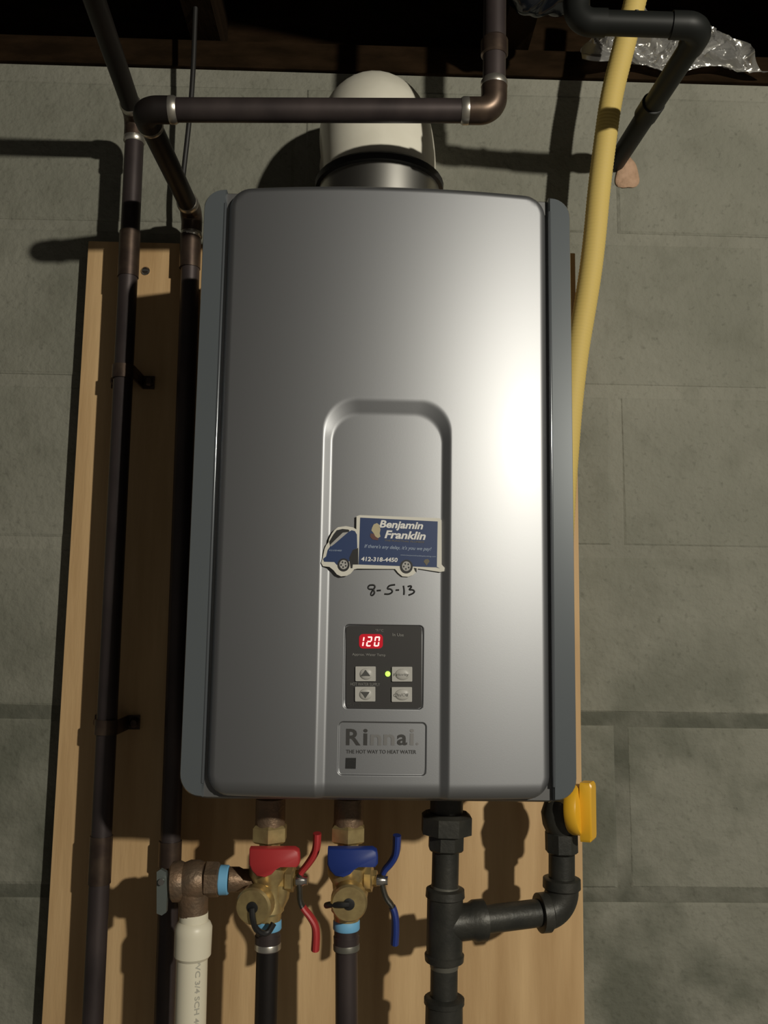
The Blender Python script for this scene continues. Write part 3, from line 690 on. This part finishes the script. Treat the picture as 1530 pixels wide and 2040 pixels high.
# ------------------------------------------------------------------ upper right: iron pipe, foam, film
b = at(1226, 322, WD-.004); e = at(1402, 52, .79); l = at(1150, 44, .80)
t = thing('iron_pipe', 'black pipe coming out of the wall beside the yellow hose', 'pipe', b)
pipe_run(t, [Vector((b.x, WD+.02, b.z)), e, l, Vector((l.x-.004, l.y+.01, l.z+.3))], .0118, M_blackpipe, M_blackpipe, R=.016, solder=False)
obj('pipe_band', MB().tube([at(1262,46.5,.797), at(1267,46.7,.797)], .0121), M_ironlt, t)
m_ = b.lerp(e, .40); d_ = (e-b).normalized(); obj('coupling', MB().lathe(m_, d_, [(0,.0120),(.001,.0136),(.026,.0136),(.027,.0120)]), M_blackpipe, t)
# blob of foam where the pipe meets the wall
bm = bmesh.new(); bmesh.ops.create_icosphere(bm, subdivisions=4, radius=1)
c = at(1250, 345, WD); rr = random.Random(5); ph = [rr.uniform(0, 6) for _ in range(6)]
for v in bm.verts:
    p_ = v.co.copy(); k = 1+.07*math.sin(3*p_.x+ph[0]+2*p_.z)+.06*math.sin(4*p_.z+ph[1])+.025*math.sin(11*p_.x+ph[2])
    v.co = Vector((c.x+p_.x*.0150*k*(1-.35*p_.z), WD+p_.y*.0045*k, c.z+max(p_.z, -.80)*.0225*k-.001))
bm.verts.index_update(); mb = MB(); mb.add([v.co.copy() for v in bm.verts], [[v.index for v in f.verts] for f in bm.faces]); bm.free()
tag(obj('foam_patch', mb, M_foam), 'small lump of pinkish foam on the block wall right of the yellow hose', 'foam')
# crumpled clear film on the sill
def crumple(corners, nx_, nz_, amp, seed):
    rr = np.random.default_rng(seed); TL, TR, BL_, BR_ = corners; mb = MB(); vs = []
    pts_ = rr.random((20, 2)); nr = rr.normal(size=(20, 2)); hh = rr.random(20)
    for j in range(nz_+1):
        for i in range(nx_+1):
            u, v = i/nx_, j/nz_; P_ = (TL.lerp(TR, u)).lerp(BL_.lerp(BR_, u), v)
            dd = [abs((u-p_[0])*3*n_[0]+(v-p_[1])*n_[1])*1.3+h__*.18 for p_, n_, h__ in zip(pts_, nr, hh)]
            dsort = sorted(dd); h = (dsort[0]*1.9+dsort[2]*.8)
            vs.append(P_+Vector((.006*math.sin(9*v+seed), -amp*min(h, 1.2), .004*math.sin(14*u+seed)*(1 if v > .5 else .3))))
    fs_ = [(j*(nx_+1)+i, j*(nx_+1)+i+1, (j+1)*(nx_+1)+i+1, (j+1)*(nx_+1)+i) for j in range(nz_) for i in range(nx_)]
    return mb.add(vs, fs_)
FY_ = WD-.012
film = crumple((at(1182,64,FY_+.012), at(1425,72,FY_+.012), at(1148,138,FY_), at(1520,150,FY_)), 120, 44, .046, 4)
tag(obj('plastic_film', film, M_film, ang=22), 'crumpled shiny clear plastic film lying on the sill behind the yellow hose', 'plastic sheet')
# dark bag up among the joists
bm = bmesh.new(); bmesh.ops.create_icosphere(bm, subdivisions=5, radius=1); c = at(1080, -30, .93)
for v in bm.verts:
    p_ = v.co.copy(); k = 1+.10*math.sin(4*p_.x+2*p_.z)+.06*math.sin(6*p_.z+4*p_.y)+.03*math.sin(11*p_.x+7*p_.y)
    v.co = Vector((c.x+p_.x*.040*k, c.y+p_.y*.034*k, c.z+p_.z*.036*k))
bm.verts.index_update(); mb = MB(); mb.add([v.co.copy() for v in bm.verts], [[v.index for v in f.verts] for f in bm.faces]); bm.free()
tag(obj('plastic_bag', mb, M_bag), 'black plastic bag tucked among the joists near the top of the picture', 'bag')
